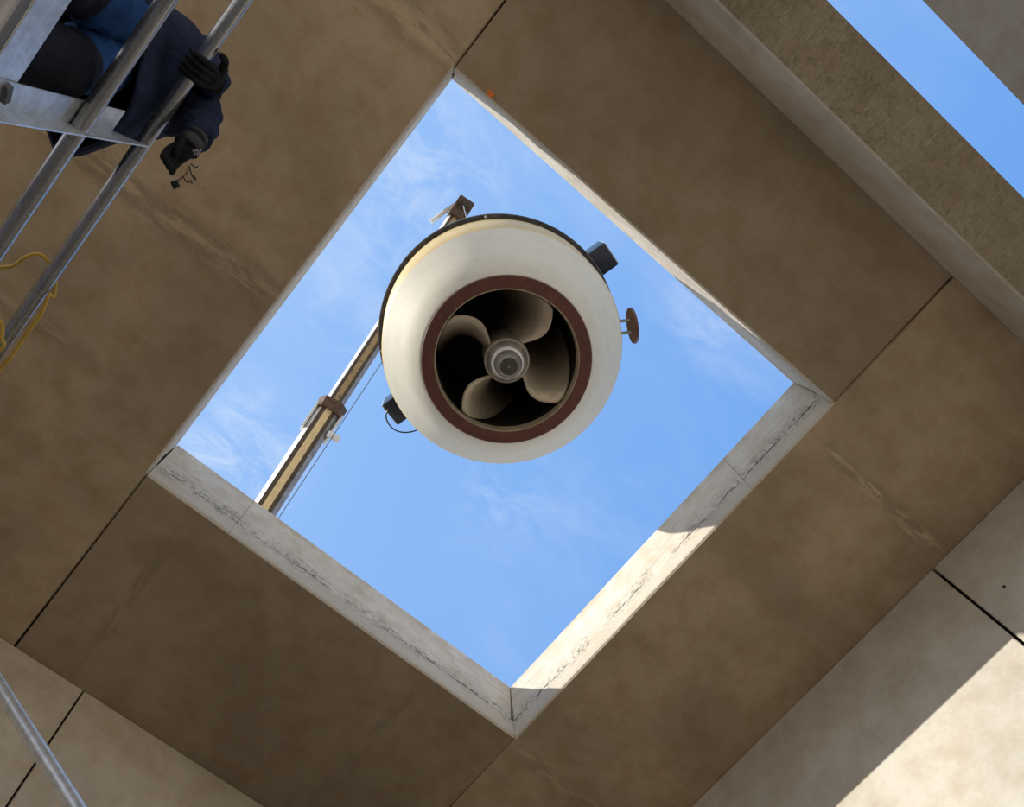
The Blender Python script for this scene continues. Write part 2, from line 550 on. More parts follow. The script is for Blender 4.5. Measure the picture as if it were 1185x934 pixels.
def panel_y(name, xa_top, xa_bot, xb_top, xb_bot, label):
    bm = bmesh.new()
    z1 = H - .004
    v = [bm.verts.new(p) for p in ((xa_bot, YW, 0), (xb_bot, YW, 0), (xb_bot, YW + .32, 0), (xa_bot, YW + .32, 0),
                                   (xa_top, YW, z1), (xb_top, YW, z1), (xb_top, YW + .32, z1), (xa_top, YW + .32, z1))]
    for f in ((3, 2, 1, 0), (4, 5, 6, 7), (0, 1, 5, 4), (1, 2, 6, 5), (2, 3, 7, 6), (3, 0, 4, 7)):
        bm.faces.new([v[i] for i in f])
    bevel(bm, .006, 1)
    return struct(obj(name, bm, M_WALL), label)


JT, JB = -.077, .43
panel_y('wall_back', XL, XL, JT - .007, JB - .007, 'lower left concrete wall panel')
panel_y('wall_back.001', JT + .007, JB + .007, XW - .004, XW - .004, 'lower left concrete wall panel beyond its joint')
bm = bmesh.new(); add_box(bm, JT - .05, JB + .05, YW + .06, YW + .26, 0, H - .05)
struct(obj('trim_6', bm, M_DARK), 'dark joint in the lower left wall')
bm = bmesh.new(); add_box(bm, XL, XL + .32, 1.9, YW - .004, 0, H - .004)  # unseen stub, added to hold daylight back from the lower left
struct(obj('light_block_left', bm, M_WALL), 'unseen concrete stub added to darken the lower left')

# form-tie hole and its plug ring in the right wall
for u, v, r in ((1162, 679, .014),):
    d = at(u, v, 1.0) - Vector((0, 0, CZ)); c = d / d.x * XW + Vector((0, 0, CZ))
    bm = bmesh.new(); add_lathe(bm, [(0, .0012), (r * .8, .0012), (r * .95, -.004)], 20)
    bmesh.ops.transform(bm, matrix=Matrix.Translation(c) @ Matrix.Rotation(-PI / 2, 4, 'Y'), verts=bm.verts)
    struct(obj('trim_7', bm, M_DARK, None, 40), 'small dark tie hole in the right wall')

# ------------------------------------------------------------------ propeller pump hanging in the opening
c1 = Vector((.846, .804, 6.0 + CZ))
axis = Vector((-.049, .021, 1.17)).normalized()
prot = Vector((0, 0, 1)).rotation_difference(axis)
pump = thing('propeller_pump', c1, 'white conical propeller pump with red-brown inlet ring hanging above the roof opening', 'pump', None, prot)


def L(name, bm, mat, parent=pump, smooth=35):
    return obj(name, bm, mat, parent, smooth, True)


def wang(alpha):
    """screen angle (deg, anticlockwise from right) -> angle around the pump axis"""
    return math.radians(-39.75 - alpha)


bm = bmesh.new()
add_lathe(bm, [(.560, .02), (.650, .02), (.652, .012), (.668, .020), (.80, .212), (.962, .448), (.973, .463), (.967, .475), (.95, .48), (.55, .14)], 128, True)
L('cone_shell', bm, M_CONE)
bm = bmesh.new()
add_lathe(bm, [(.966, .470), (.985, .50), (1.012, .93), (1.022, 1.085), (1.022, 1.10), (.94, 1.10), (.93, .49)], 128, True)
L('rim', bm, M_CREAM)
bm = bmesh.new()
add_lathe(bm, [(.90, 1.10), (1.058, 1.10), (1.065, 1.106), (1.065, 1.235), (1.060, 1.242), (.90, 1.242)], 128, True)
fl = L('top_flange', bm, M_BLACK)
for k in range(36):
    a = 2 * PI * (k + .4) / 36
    bm = bmesh.new()
    add_tube(bm, [Vector((1.046 * math.cos(a), 1.046 * math.sin(a), z)) for z in (1.09, 1.25)], .011, 8)
    L('bolt', bm, M_GALV if k % 9 == 4 else M_BLACK, fl)
bm = bmesh.new()
add_lathe(bm, [(.553, 0), (.646, 0), (.649, .004), (.649, .028), (.553, .028)], 128, True)
ring = L('inlet_ring', bm, M_RED)
for k in range(12):
    a = wang(79.8 + 30 * k)
    bm = bmesh.new(); add_lathe(bm, [(0, .006), (.0085, .006), (.0085, -.0012), (.0105, -.0012), (.0105, .006)], 14)
    bmesh.ops.translate(bm, vec=(.605 * math.cos(a), .605 * math.sin(a), 0), verts=bm.verts)
    L('bolt_hole', bm, M_HUBDARK, ring)
bm = bmesh.new()
add_lathe(bm, [(.553, -.004), (.546, -.004), (.541, .03), (.541, .10), (.553, .10)], 128, True)
L('inlet_lip', bm, M_LIP)
bm = bmesh.new()
add_lathe(bm, [(.552, .028), (.545, .10), (.545, 1.50), (0, 1.50), (0, 1.54), (.56, 1.54), (.56, .028)], 96)
L('duct', bm, M_DUCT)
bm = bmesh.new()
add_lathe(bm, [(0, -.192), (.066, -.192), (.070, -.196), (.076, -.196), (.094, -.160), (.106, -.105), (.108, -.09), (.113, -.085), (.128, -.07), (.150, -.01),
               (.158, .01), (.160, .028), (.172, .030), (.176, .036), (.176, .50), (.12, .56), (.12, 1.52), (0, 1.52)], 64)
hub = L('hub', bm, M_HUB)
bm = bmesh.new(); add_lathe(bm, [(0, -.196), (.0635, -.194), (.066, -.190), (.066, -.18), (0, -.18)], 40)
cap_ = L('hub_cap', bm, M_HUBDARK, hub)
bm = bmesh.new(); add_lathe(bm, [(0, -.205), (.006, -.203), (.009, -.196), (.009, -.19), (0, -.19)], 12)
L('screw', bm, M_HUB, hub)


def blade(alpha0):
    """one cast blade: the crisp edge nearest the inlet bulges ahead, the rest twists away up the duct"""
    bm = bmesh.new()
    NR, NU = 20, 24
    grid = []
    for i in range(NR + 1):
        s = i / NR
        row = []
        for j in range(NU + 1):
            u = j / NU
            rmax = .536
            # corner rounding where the crisp edge meets the tip
            cut = .012 * max(0, 1 - u / .14) ** 2
            r = .150 + (rmax - cut - .150) * s
            off = 3.5 - 15.5 * math.sin(PI * s ** .85)
            span = 46 + 12 * s
            al = alpha0 + off + span * u
            z = .055 + .035 * u + 1.0 * u ** 2.1 + .04 * (1 - s)
            a = wang(al)
            row.append(bm.verts.new((r * math.cos(a), r * math.sin(a), z)))
        grid.append(row)
    for i in range(NR):
        for j in range(NU):
            bm.faces.new((grid[i][j], grid[i + 1][j], grid[i + 1][j + 1], grid[i][j + 1]))
    o = L('blade', bm, M_BLADE, pump, 60)
    md = o.modifiers.new('thickness', 'SOLIDIFY'); md.thickness = .016; md.offset = 0
    return o


for k in range(4):
    blade(45 + 90 * k)
# brackets at the flange, blind flange on studs, sensor cable loop, motor housing and lifting eye
for ang, name in ((-75.4, 'bracket'), (104.0, 'bracket')):
    a = math.radians(ang)
    er, et, ez = Vector((math.cos(a), math.sin(a), 0)), Vector((-math.sin(a), math.cos(a), 0)), Vector((0, 0, 1))
    bm = bmesh.new()
    add_frame_box(bm, er * 1.05 + ez * 1.31, er, et, ez, .185, .118, .138)
    bevel(bm, .014, 2)
    br = L(name, bm, M_BRACKET)
    bm = bmesh.new()
    add_frame_box(bm, er * 1.238 + ez * 1.32, er, et, ez, .006, .112, .12)
    L('end_plate', bm, M_GALV, br)
a = math.radians(-47.5)
er, et, ez = Vector((math.cos(a), math.sin(a), 0)), Vector((-math.sin(a), math.cos(a), 0)), Vector((0, 0, 1))
bm = bmesh.new(); add_lathe(bm, [(0, 0), (.148, 0), (.154, .006), (.154, .024), (.148, .030), (0, .030)], 48)
mt = Matrix.Translation(er * 1.105 + ez * .70) @ Vector((0, 0, 1)).rotation_difference((er + ez * .05).normalized()).to_matrix().to_4x4()
bmesh.ops.transform(bm, matrix=mt, verts=bm.verts)
bf = L('blind_flange', bm, M_RED)
for s in (-.052, .052):
    bm = bmesh.new(); add_tube(bm, [er * .985 + et * s + ez * .70, er * 1.15 + et * s + ez * .70], .013, 12)
    L('stud', bm, M_GALV, bf)
inv = (Matrix.Translation(c1) @ prot.to_matrix().to_4x4()).inverted()
loop = [inv @ at(u, v, 7.12) for u, v in ((452, 470), (447, 479), (448, 487), (453, 494.5), (460, 499), (470, 500.5), (482, 498), (490, 492))]
bm = bmesh.new(); add_tube(bm, curve_pts(loop, 8), .0065, 8)
L('cable', bm, M_BLACKCABLE)
bm = bmesh.new()
add_lathe(bm, [(.57, 1.245), (.90, 1.245), (.90, 1.26), (.62, 1.30), (.62, 1.62), (.42, 1.70), (.42, 2.05), (.36, 2.15), (0, 2.17)], 64)
L('motor_housing', bm, M_CREAM)
bm = bmesh.new()
pts = [(.11 * math.cos(t), 0, 2.19 + .11 * math.sin(t)) for t in [PI * k / 14 - .1 for k in range(16)]]
add_tube(bm, pts, .022, 12)
L('lifting_eye', bm, M_GALV)

# ------------------------------------------------------------------ crane boom
A0, B0 = at(308, 587, 12.0), at(529, 250, 16.6)
bd = (B0 - A0).normalized()
bs_ = Vector((0, 0, 1)).cross(bd).normalized()
bn = bd.cross(bs_).normalized()          # upwards, square to the boom
foot = A0 - bd * (A0.z / bd.z)
boom = thing('crane_boom', foot, 'telescopic crane boom with a cream underside strip reaching behind the pump', 'crane boom')


SGN = 1 if bs_.x > 0 else -1   # +1 side = the shaded flank


def boom_sec(name, pa, pb, w, h, mats):
    """six-sided boom section: flat underside strip, sloping lower flanks, upright sides"""
    bm = bmesh.new()
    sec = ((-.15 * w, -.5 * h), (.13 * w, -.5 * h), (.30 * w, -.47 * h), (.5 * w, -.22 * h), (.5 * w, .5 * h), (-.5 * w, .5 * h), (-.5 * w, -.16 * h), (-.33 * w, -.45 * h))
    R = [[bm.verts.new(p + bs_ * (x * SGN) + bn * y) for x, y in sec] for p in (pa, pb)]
    mi = (0, 1, 3, 2, 2, 2, 2, 1)  # lower flanks: pale towards the sun, grey away, light put into the colour
    for k in range(8):
        f = bm.faces.new((R[0][k], R[0][(k + 1) % 8], R[1][(k + 1) % 8], R[1][k]))
        f.material_index = mi[k]
    bm.faces.new(R[0][::-1]).material_index = 1; bm.faces.new(R[1]).material_index = 1
    return obj(name, bm, mats, boom)


J = A0 + bd * ((at(385, 481, 13.4) - A0).dot(bd))
boom_sec('outer_section', foot, J, .40, .46, [M_BOOMSTRIP, M_BOOMDARK, M_BOOMSIDE, M_BOOMSHADE])
boom_sec('inner_section', J - bd * .3, B0 + bd * .1, .32, .37, [M_BOOMGREASE, M_BOOMDARK, M_BOOMSIDE, M_BOOMSHADE])
boom_sec('collar', J - bd * .10, J + bd * .10, .50, .56, [M_RUST, M_RUST, M_RUST, M_RUST])
for s in (-1, 1):
    bm = bmesh.new(); add_frame_box(bm, J - bd * .28 + bs_ * (.225 * s) - bn * .02, bd, bs_, bn, .26, .022, .14); bevel(bm, .008, 1)
    obj('guide_block', bm, M_BOOMSIDE, boom)
bm = bmesh.new(); add_frame_box(bm, B0 + bd * .06 - bn * .03, bd, bs_, bn, .27, .17, .21); bevel(bm, .03, 2)
head = obj('boom_head', bm, M_RUST, boom)
for s in (-.10, 0, .10):
    bm = bmesh.new(); add_lathe(bm, [(0, -.018), (.17, -.018), (.155, 0), (.17, .018), (0, .018)], 40)
    mt = Matrix.Translation(B0 + bd * .13 + bs_ * s - bn * .14) @ Vector((0, 0, 1)).rotation_difference(bs_).to_matrix().to_4x4()
    bmesh.ops.transform(bm, matrix=mt, verts=bm.verts)
    obj('sheave', bm, M_BOOMDARK, boom, 35)
p0, p1 = B0 + bd * .22 - bs_ * (.15 * SGN), at(499, 257, 16.7)
bm = bmesh.new(); add_tube(bm, [p0, (p0 + p1) / 2 + bd * .05, p1], .045, 8)
obj('rope_guide', bm, M_BOOMSIDE, boom, 40)
bm = bmesh.new()
q0 = A0 - bd * 3 + bs_ * (.215 * SGN) - bn * .28; q1 = B0 + bs_ * (.36 * SGN) - bn * .20
add_tube(bm, [q0, q1], .007, 8)
obj('side_rope', bm, M_ROPE, boom)
bm = bmesh.new(); add_frame_box(bm, J - bd * .46 + bs_ * (.29 * SGN) - bn * .2, bd, bs_, bn, .05, .11, .03)
obj('rope_bracket', bm, M_BOOMSIDE, boom)
# hoist rope with hook block from the boom head to the lifting eye
eye = c1 + axis * 2.245
tip = B0 + bd * .06 - bn * .3
rope = thing('hoist_rope', eye, 'steel hoist rope and hook between the crane boom head and the pump', 'rope')
bm = bmesh.new(); add_tube(bm, [tip, eye + Vector((0, 0, .46))], .012, 8); obj('rope', bm, M_ROPE, rope)
bm = bmesh.new()
bmc = eye + Vector((0, 0, .31))
add_frame_box(bm, bmc, Vector((1, 0, 0)), Vector((0, 1, 0)), Vector((0, 0, 1)), .09, .05, .13); bevel(bm, .03, 2)
obj('hook_block', bm, M_CREAM, rope)
bm = bmesh.new()
add_tube(bm, [eye + Vector((0, .07 * math.sin(t), .06 + .07 * math.cos(t))) for t in [.2 + 4.4 * k / 14 for k in range(15)]], .020, 10)
obj('hook', bm, M_GALV, rope, 40)

# ------------------------------------------------------------------ scaffold
XG = -1.045
ZD = 2.03 + CZ                # underside of the deck
scaf = thing('scaffold', (-1.6, 1.0, 0), 'galvanised scaffold with two guard rails and a toe board at upper left', 'scaffold')
YA, YB = -.75, 2.908
for z in (2.49, 2.95):
    bm = bmesh.new(); add_pipe(bm, (XG, YA - .1, z + CZ), (XG, YB + .1, z + CZ), .0255, .004, 28)
    obj('guard_rail', bm, M_TUBE, scaf, 40)
bm = bmesh.new()               # angle-section guard post with a mitred top
zt = 2.88 + CZ
y0, y1, t = .517, .598, .005
xa = XG - .030
post = [(xa, y0), (xa, y1), (xa + .062, y1), (xa + .062, y1 - t), (xa + t, y1 - t), (xa + t, y0)]
tops = [zt - .13, zt - .13, zt + .05, zt + .05, zt - .13, zt - .13]
lo = [bm.verts.new((x, y, ZD - .05)) for x, y in post]
hi = [bm.verts.new((x, y, tops[i])) for i, (x, y) in enumerate(post)]
for k in range(6):
    bm.faces.new((lo[k], lo[(k + 1) % 6], hi[(k + 1) % 6], hi[k]))
bm.faces.new(lo[::-1]); bm.faces.new((hi[0], hi[1], hi[4], hi[5])); bm.faces.new((hi[1], hi[2], hi[3], hi[4]))
gp = obj('guard_post', bm, M_GALV, scaf)
bm = bmesh.new(); add_box(bm, xa + .004, xa + .008, y0, y1 - .006, 2.43 + CZ, 2.47 + CZ)
obj('weld_plate', bm, M_GALV, scaf)
bm = bmesh.new()
add_frame_box(bm, Vector((xa + t + .006, .547, 2.115 + CZ)), Vector((1, 0, 0)), Vector((0, .5, -.86)), Vector((0, .86, .5)), .008, .011, .026); bevel(bm, .004, 2)
obj('clamp_bolt', bm, M_HUBDARK, scaf)
bm = bmesh.new(); add_box(bm, XG - .038, XG - .032, YA, YB, ZD, ZD + .125); bevel(bm, .002, 1)
obj('toe_board', bm, M_GALV, scaf)
for k in range(4):
    bm = bmesh.new(); x = XG - .06 - .30 * k
    add_box(bm, x - .285, x, YA, YB, ZD, ZD + .045); bevel(bm, .004, 1)
    obj('deck_plank', bm, M_PLANK, scaf)
for x in (-1.12, -2.2):
    for y in (YA - .03, YB):
        bm = bmesh.new(); add_pipe(bm, (x, y, .012), (x, y, 3.6 + CZ), .0242, .004, 20)
        obj('standard', bm, M_TUBE, scaf, 40)
        bm = bmesh.new(); add_box(bm, x - .075, x + .075, y - .075, y + .075, 0, .012)
        obj('base_plate', bm, M_GALV, scaf)
for y in (YA + .02, YB - .05):
    bm = bmesh.new(); add_pipe(bm, (-1.0, y, ZD - .026), (-2.32, y, ZD - .026), .0242, .004, 20)
    obj('transom', bm, M_TUBE, scaf, 40)

# raking tube across the lower left corner of the view
ba, bb = at(0, 796, 2.5), at(88, 935, 2.0)
dd = bb - ba
top_ = ba - dd * 2.13
bot_ = bb + dd * ((.025 - bb.z) / dd.z)
bm = bmesh.new(); add_pipe(bm, top_, bot_, .0242, .004, 28)
br = tag(obj('scaffold_tube', bm, M_GALV, None, 40), 'sloping galvanised scaffold tube in front of the lower left wall', 'tube')

bm = bmesh.new()
cp = ba - dd * 2.015; ud = dd.normalized()
add_tube(bm, [cp - ud * .028, cp - ud * .024, cp + ud * .024, cp + ud * .028], [.0255, .0272, .0272, .0255], 20)
obj('coupler', bm, M_TUBE, br, 40, True)

# yellow cable slung over the upper guard rail
ctrl = [(-1.36, 1.52, 2.90), (-1.27, 1.38, 2.93), at(0, 310, 2.96) - Vector((0, 0, CZ)), at(15, 308, 2.97) - Vector((0, 0, CZ)), at(29, 298, 2.98) - Vector((0, 0, CZ)),
        at(42, 294, 2.985) - Vector((0, 0, CZ)), at(52, 298, 2.985) - Vector((0, 0, CZ)), at(60, 312, 2.985) - Vector((0, 0, CZ)), (-1.03, 1.215, 2.984), (-1.003, 1.255, 2.968),
        at(56.5, 342, 2.945) - Vector((0, 0, CZ)), at(48, 362, 2.935) - Vector((0, 0, CZ)), at(30, 388, 2.93) - Vector((0, 0, CZ)), at(14, 411, 2.93) - Vector((0, 0, CZ)),
        at(0, 428, 2.93) - Vector((0, 0, CZ)), (-1.004, 1.72, 2.94), (-1.003, 1.77, 2.968), (-1.035, 1.80, 2.990), (-1.087, 1.775, 2.972), (-1.10, 1.74, 2.93), at(0, 405, 2.875) - Vector((0, 0, CZ)), at(2, 392, 2.875) - Vector((0, 0, CZ)),
        at(0, 372, 2.875) - Vector((0, 0, CZ)), (-1.17, 1.42, 2.88), (-1.30, 1.55, 2.80)]
bm = bmesh.new(); add_tube(bm, curve_pts([Vector(c) + Vector((0, 0, CZ)) for c in ctrl], 8), .0068, 10)
tag(obj('cable', bm, M_YELLOW, None, 60), 'yellow cable slung over the upper scaffold guard rail', 'cable')

# orange marker cap on the edge of the opening
oc = Vector((-.385, -.474, H - .006))
bm = bmesh.new()
add_lathe(bm, [(0, 0), (.014, 0), (.018, .006), (.018, .014), (.027, .018), (.027, .028), (0, .034)], 20)
bmesh.ops.transform(bm, matrix=Matrix.Translation(oc) @ Matrix.Rotation(PI / 2, 4, 'X'), verts=bm.verts)
tag(obj('ceiling_marker', bm, M_ORANGE, None, 40), 'small orange plastic cap stuck on the top corner edge of the opening', 'cap')

# ------------------------------------------------------------------ worker leaning over the guard rail
V3 = lambda x, y, z: Vector((x, y, z + CZ))
DECK = 2.075
an = {'L': V3(-1.29, .47, DECK + .10), 'R': V3(-1.36, .25, DECK + .10)}
kn = {'L': V3(-1.195, .475, 2.47), 'R': V3(-1.28, .265, 2.44)}
hp = {'L': V3(-1.26, .43, 2.90), 'R': V3(-1.27, .29, 2.90)}
sh = {'L': V3(-1.21, .60, 3.36), 'R': V3(-1.31, .255, 3.42)}
el = {'L': at(236, 124, 3.16), 'R': at(238, 84, 3.26)}
wr = {'L': at(226, 160, 2.95), 'R': at(246, 93, 3.03)}
pel, wai, che, nek = V3(-1.28, .35, 2.95), V3(-1.25, .38, 3.10), V3(-1.22, .42, 3.30), V3(-1.26, .42, 3.46)
hd0, hd1 = V3(-1.27, .42, 3.56), V3(-1.275, .42, 3.70)

names = ['pel', 'wai', 'che', 'nek', 'hd0', 'hd1']
verts = [pel, wai, che, nek, hd0, hd1]
rad = [(.11, .09), (.11, .085), (.13, .09), .058, .075, .088]
edges = [(0, 1), (1, 2), (2, 3), (3, 4), (4, 5)]
for s in 'LR':
    i = len(verts)
    verts += [hp[s], kn[s], an[s], an[s] + Vector((.15, 0, -.06))]
    rad += [.09, .058, .040, .034]
    edges += [(0, i), (i, i + 1), (i + 1, i + 2), (i + 2, i + 3)]
    j = len(verts)
    verts += [sh[s], el[s], wr[s] - (wr[s] - el[s]).normalized() * .02]
    rad += [.062, .044, .022]
    edges += [(2, j), (j, j + 1), (j + 1, j + 2)]
me = skin_mesh('person', verts, edges, rad, 2)
person = obj_me('person', me, M_SKIN, None, 60)
tag(person, 'person in navy jacket and blue work trousers leaning over the scaffold rail', 'person')


def wear(name, me_or_bm, mat, smooth=60, parent=None):
    par = parent or person
    if isinstance(me_or_bm, bpy.types.Mesh):
        return obj_me(name, me_or_bm, mat, par, smooth, True)
    return obj(name, me_or_bm, mat, par, smooth, True)


# face: nose, ears, eyes, mouth on the hidden head, hair
hc = hd1 + Vector((.01, 0, .0))
bm = bmesh.new(); add_tube(bm, [hc + Vector((.085, 0, .015)), hc + Vector((.108, 0, -.028)), hc + Vector((.088, 0, -.034))], [.009, .016, .010], 10)
wear('nose', bm, M_SKIN)
for s in (-1, 1):
    bm = bmesh.new(); bmesh.ops.create_uvsphere(bm, u_segments=12, v_segments=8, radius=.012)
    bmesh.ops.translate(bm, vec=hc + Vector((.083, .033 * s, .012)), verts=bm.verts); wear('eye', bm, M_PALE)
    bm = bmesh.new(); bmesh.ops.create_uvsphere(bm, u_segments=12, v_segments=8, radius=.03)
    bmesh.ops.scale(bm, vec=(.7, .3, 1.1), verts=bm.verts)
    bmesh.ops.translate(bm, vec=hc + Vector((0, .092 * s, 0)), verts=bm.verts); wear('ear', bm, M_SKIN)
bm = bmesh.new(); add_tube(bm, [hc + Vector((.082, -.026, -.062)), hc + Vector((.092, 0, -.060)), hc + Vector((.082, .026, -.062))], .006, 8)
wear('mouth', bm, M_RED)
bm = bmesh.new(); bmesh.ops.create_uvsphere(bm, u_segments=28, v_segments=16, radius=.112)
for v in bm.verts[:]:
    if v.co.z < -.02 and v.co.x > -.02 or v.co.z < -.07 or (v.co.x > .06 and v.co.z < .05):
        bm.verts.remove(v)
bmesh.ops.translate(bm, vec=hc + Vector((-.012, 0, .022)), verts=bm.verts)
wear('hair', bm, M_HAIR)

# trousers: both legs and seat in one surface, navy knee panels on top
tv, te, tr = [pel + Vector((.02, .04, .22)), pel + Vector((.0, 0, -.03))], [(0, 1)], [(.125, .115), (.135, .125)]
for s in 'LR':
    i = len(tv)
    mid = (hp[s] + kn[s]) / 2 + Vector((.015, 0, 0))
    low = (kn[s] + an[s]) / 2
    tv += [hp[s], mid, kn[s] + Vector((.012, 0, 0)), low, an[s] + Vector((0, 0, -.01))]
    tr += [.100, .108, .090, .080, .075]
    te += [(1, i), (i, i + 1), (i + 1, i + 2), (i + 2, i + 3), (i + 3, i + 4)]
tm = skin_mesh('trousers', tv, te, tr, 2, 1)
for v in tm.vertices:           # cloth folds
    v.co += v.normal * (.007 * math.sin(v.co.z * 62 + 3 * math.sin(v.co.y * 26)) + .004 * math.sin(v.co.y * 70 + v.co.x * 55))
trousers = wear('trousers', tm, M_BLUE)
for s in 'LR':
    k = kn[s]
    bm = bmesh.new()
    NU, NV = 18, 16
    dn = (an[s] - k).normalized(); up = (hp[s] - k).normalized()
    g = []
    for i in range(NV + 1):
        t = i / NV * 2 - 1
        c = k + Vector((.014, 0, 0)) + (dn * (t * .26) if t > 0 else up * (-t * .075))
        row = []
        for j in range(NU + 1):
            a = (j / NU * 2 - 1) * math.radians(112 - 26 * max(0, -t))
            r = .096 - .004 * abs(t) + .003 * math.sin(9 * t + 4 * a)
            row.append(bm.verts.new(c + Vector((math.cos(a) * r, math.sin(a) * r * 1.0, -.012 * (1 - t * t)))))
        g.append(row)
    for i in range(NV):
        for j in range(NU):
            bm.faces.new((g[i][j], g[i][j + 1], g[i + 1][j + 1], g[i + 1][j]))
    o = wear('knee_panel', bm, M_NAVYPAD)
    md = o.modifiers.new('thickness', 'SOLIDIFY'); md.thickness = .006; md.offset = 1
    # boots
    foot_ = an[s]
    bv = [foot_ + Vector((0, 0, .08)), foot_ + Vector((-.01, 0, -.04)), foot_ + Vector((-.05, 0, -.06)), foot_ + Vector((.09, 0, -.058)), foot_ + Vector((.19, 0, -.066))]
    bo = skin_mesh('boot', bv, [(0, 1), (1, 2), (1, 3), (3, 4)], [.052, .048, .042, .046, .036], 2, 1)
    wear('boot', bo, M_BOOT)

wear('shirt', skin_mesh('shirt', [pel + Vector((.01, .05, .1)), wai, che, nek - Vector((0, 0, .03))], [(0, 1), (1, 2), (2, 3)], [(.13, .12), (.13, .11), (.145, .105), .07], 2, 0), M_NAVYIN)
# jacket: open-bottomed body, lining inside, sleeves
def ring_pts(c, hx, hy, n, rot=0.0, pinch=0.0, seed=0):
    out = []
    for k in range(n):
        a = 2 * PI * k / n
        w = 1 + .035 * math.sin(5 * a + seed) + .022 * math.sin(9 * a + 2.1 * seed)
        x, y = math.cos(a) * hx * w, math.sin(a) * hy * w
        out.append(c + Vector((x * math.cos(rot) - y * math.sin(rot), x * math.sin(rot) + y * math.cos(rot), pinch * math.sin(a) - .5 * pinch * math.cos(a))))
    return out


bm = bmesh.new()
N = 48
stack = [(V3(-1.255, .477, 2.81), .162, .305, .03), (V3(-1.253, .475, 2.88), .162, .303, .02), (V3(-1.25, .462, 2.96), .158, .280, .01), (V3(-1.24, .435, 3.08), .155, .245, 0),
         (V3(-1.235, .43, 3.22), .155, .240, 0), (V3(-1.235, .428, 3.34), .150, .225, 0), (V3(-1.25, .425, 3.43), .125, .185, 0), (V3(-1.262, .42, 3.49), .085, .10, 0), (V3(-1.268, .42, 3.54), .07, .075, 0)]
R = [[bm.verts.new(p) for p in ring_pts(c, hx, hy, N, -.18, pc, i * .35)] for i, (c, hx, hy, pc) in enumerate(stack)]
for Ra, Rb in zip(R, R[1:]):
    for k in range(N):
        bm.faces.new((Ra[k], Ra[(k + 1) % N], Rb[(k + 1) % N], Rb[k]))
o = wear('jacket', bm, [M_NAVY, M_NAVYIN], 70)
md = o.modifiers.new('smooth', 'SUBSURF'); md.levels = 2; md.render_levels = 2
md = o.modifiers.new('thickness', 'SOLIDIFY'); md.thickness = .010; md.offset = -1; md.material_offset = 1
jacket = o
for s in 'LR':
    a, e, w = sh[s], el[s], wr[s]
    ab = che + (a - che) * .6
    sv_ = [ab, a, (a + e) / 2, e, (e + w) / 2, w + (w - e).normalized() * .012]
    sm = skin_mesh('sleeve', sv_, [(i, i + 1) for i in range(5)], [.095, .094, .082, .078, .070, .058], 3, 0)
    for v in sm.vertices:
        q = v.co
        v.co += v.normal * (.006 * math.sin(q.z * 95 + 4 * math.sin(q.x * 30)) + .004 * math.sin(q.y * 85 + q.x * 60))
    wear('sleeve', sm, M_NAVY, 70)


# gloves: palm and five separate fingers in one surface
def glove(name, w, palm, fingers, thumb, mat):
    """w wrist point, palm point, fingers = lists of joint points, thumb = joint points"""
    v = [w - (palm - w) * .5, w, w + (palm - w) * .5, palm]; r = [.040, .036, .037, (.042, .030)]
    e = [(0, 1), (1, 2), (2, 3)]
    for f in fingers:
        i = len(v); v += f; r += [.0135, .0125, .0115, .0095][:len(f)]
        e += [(3, i)] + [(i + k, i + k + 1) for k in range(len(f) - 1)]
    i = len(v); v += thumb; r += [.016, .014, .011][:len(thumb)]
    e += [(2, i)] + [(i + k, i + k + 1) for k in range(len(thumb) - 1)]
    return wear(name, skin_mesh(name, v, e, r, 2, 3), mat, 60)


# right hand round the upper rail: palm on the outer side, fingers under the tube and back up
ZR = 2.95
rr = .0255 + .0165


def around(deg, y, k=1.0):
    a = math.radians(deg)          # 0 = outer side (+x), -90 = under the tube
    return V3(XG + math.cos(a) * rr * k, y, ZR + math.sin(a) * rr * k)


fing = []
for i, y in enumerate((.248, .271, .294, .316)):
    fing.append([around(18, y, 1.12), around(-42, y, 1.05), around(-105, y), around(-172 + 8 * i, y)])
th = [V3(XG + .055, .235, ZR + .055), V3(XG + .052, .205, ZR + .035), around(-15, .196, 1.1)]
glA = glove('glove', wr['R'], V3(XG + .052, .286, ZR + .062), fing, th, M_GLOVE)
# left hand hanging over the rail, closed on the wires
w = wr['L']
kd = (at(207, 180, 2.88) - w).normalized()
pm = w + kd * .075
side = kd.cross(Vector((.5, .3, -.8))).normalized()
low_ = Vector((.35, .25, -.9)).normalized()
fing = []
for i in range(4):
    o_ = side * (.028 - .019 * i)
    b0 = pm + kd * .030 + o_ + Vector((-.012, .0, .0))
    f1 = b0 + kd * .034 + low_ * .008
    f2 = f1 + low_ * .030 + side * -.002 + kd * .006
    f3 = f2 - kd * .026 + low_ * .004
    fing.append([b0, f1, f2, f3])
th = [w + kd * .045 + side * .030 + low_ * .014, w + kd * .078 + side * .026 + low_ * .032, w + kd * .098 + side * .006 + low_ * .040]
glB = glove('glove', w, pm, fing, th, M_GLOVE)
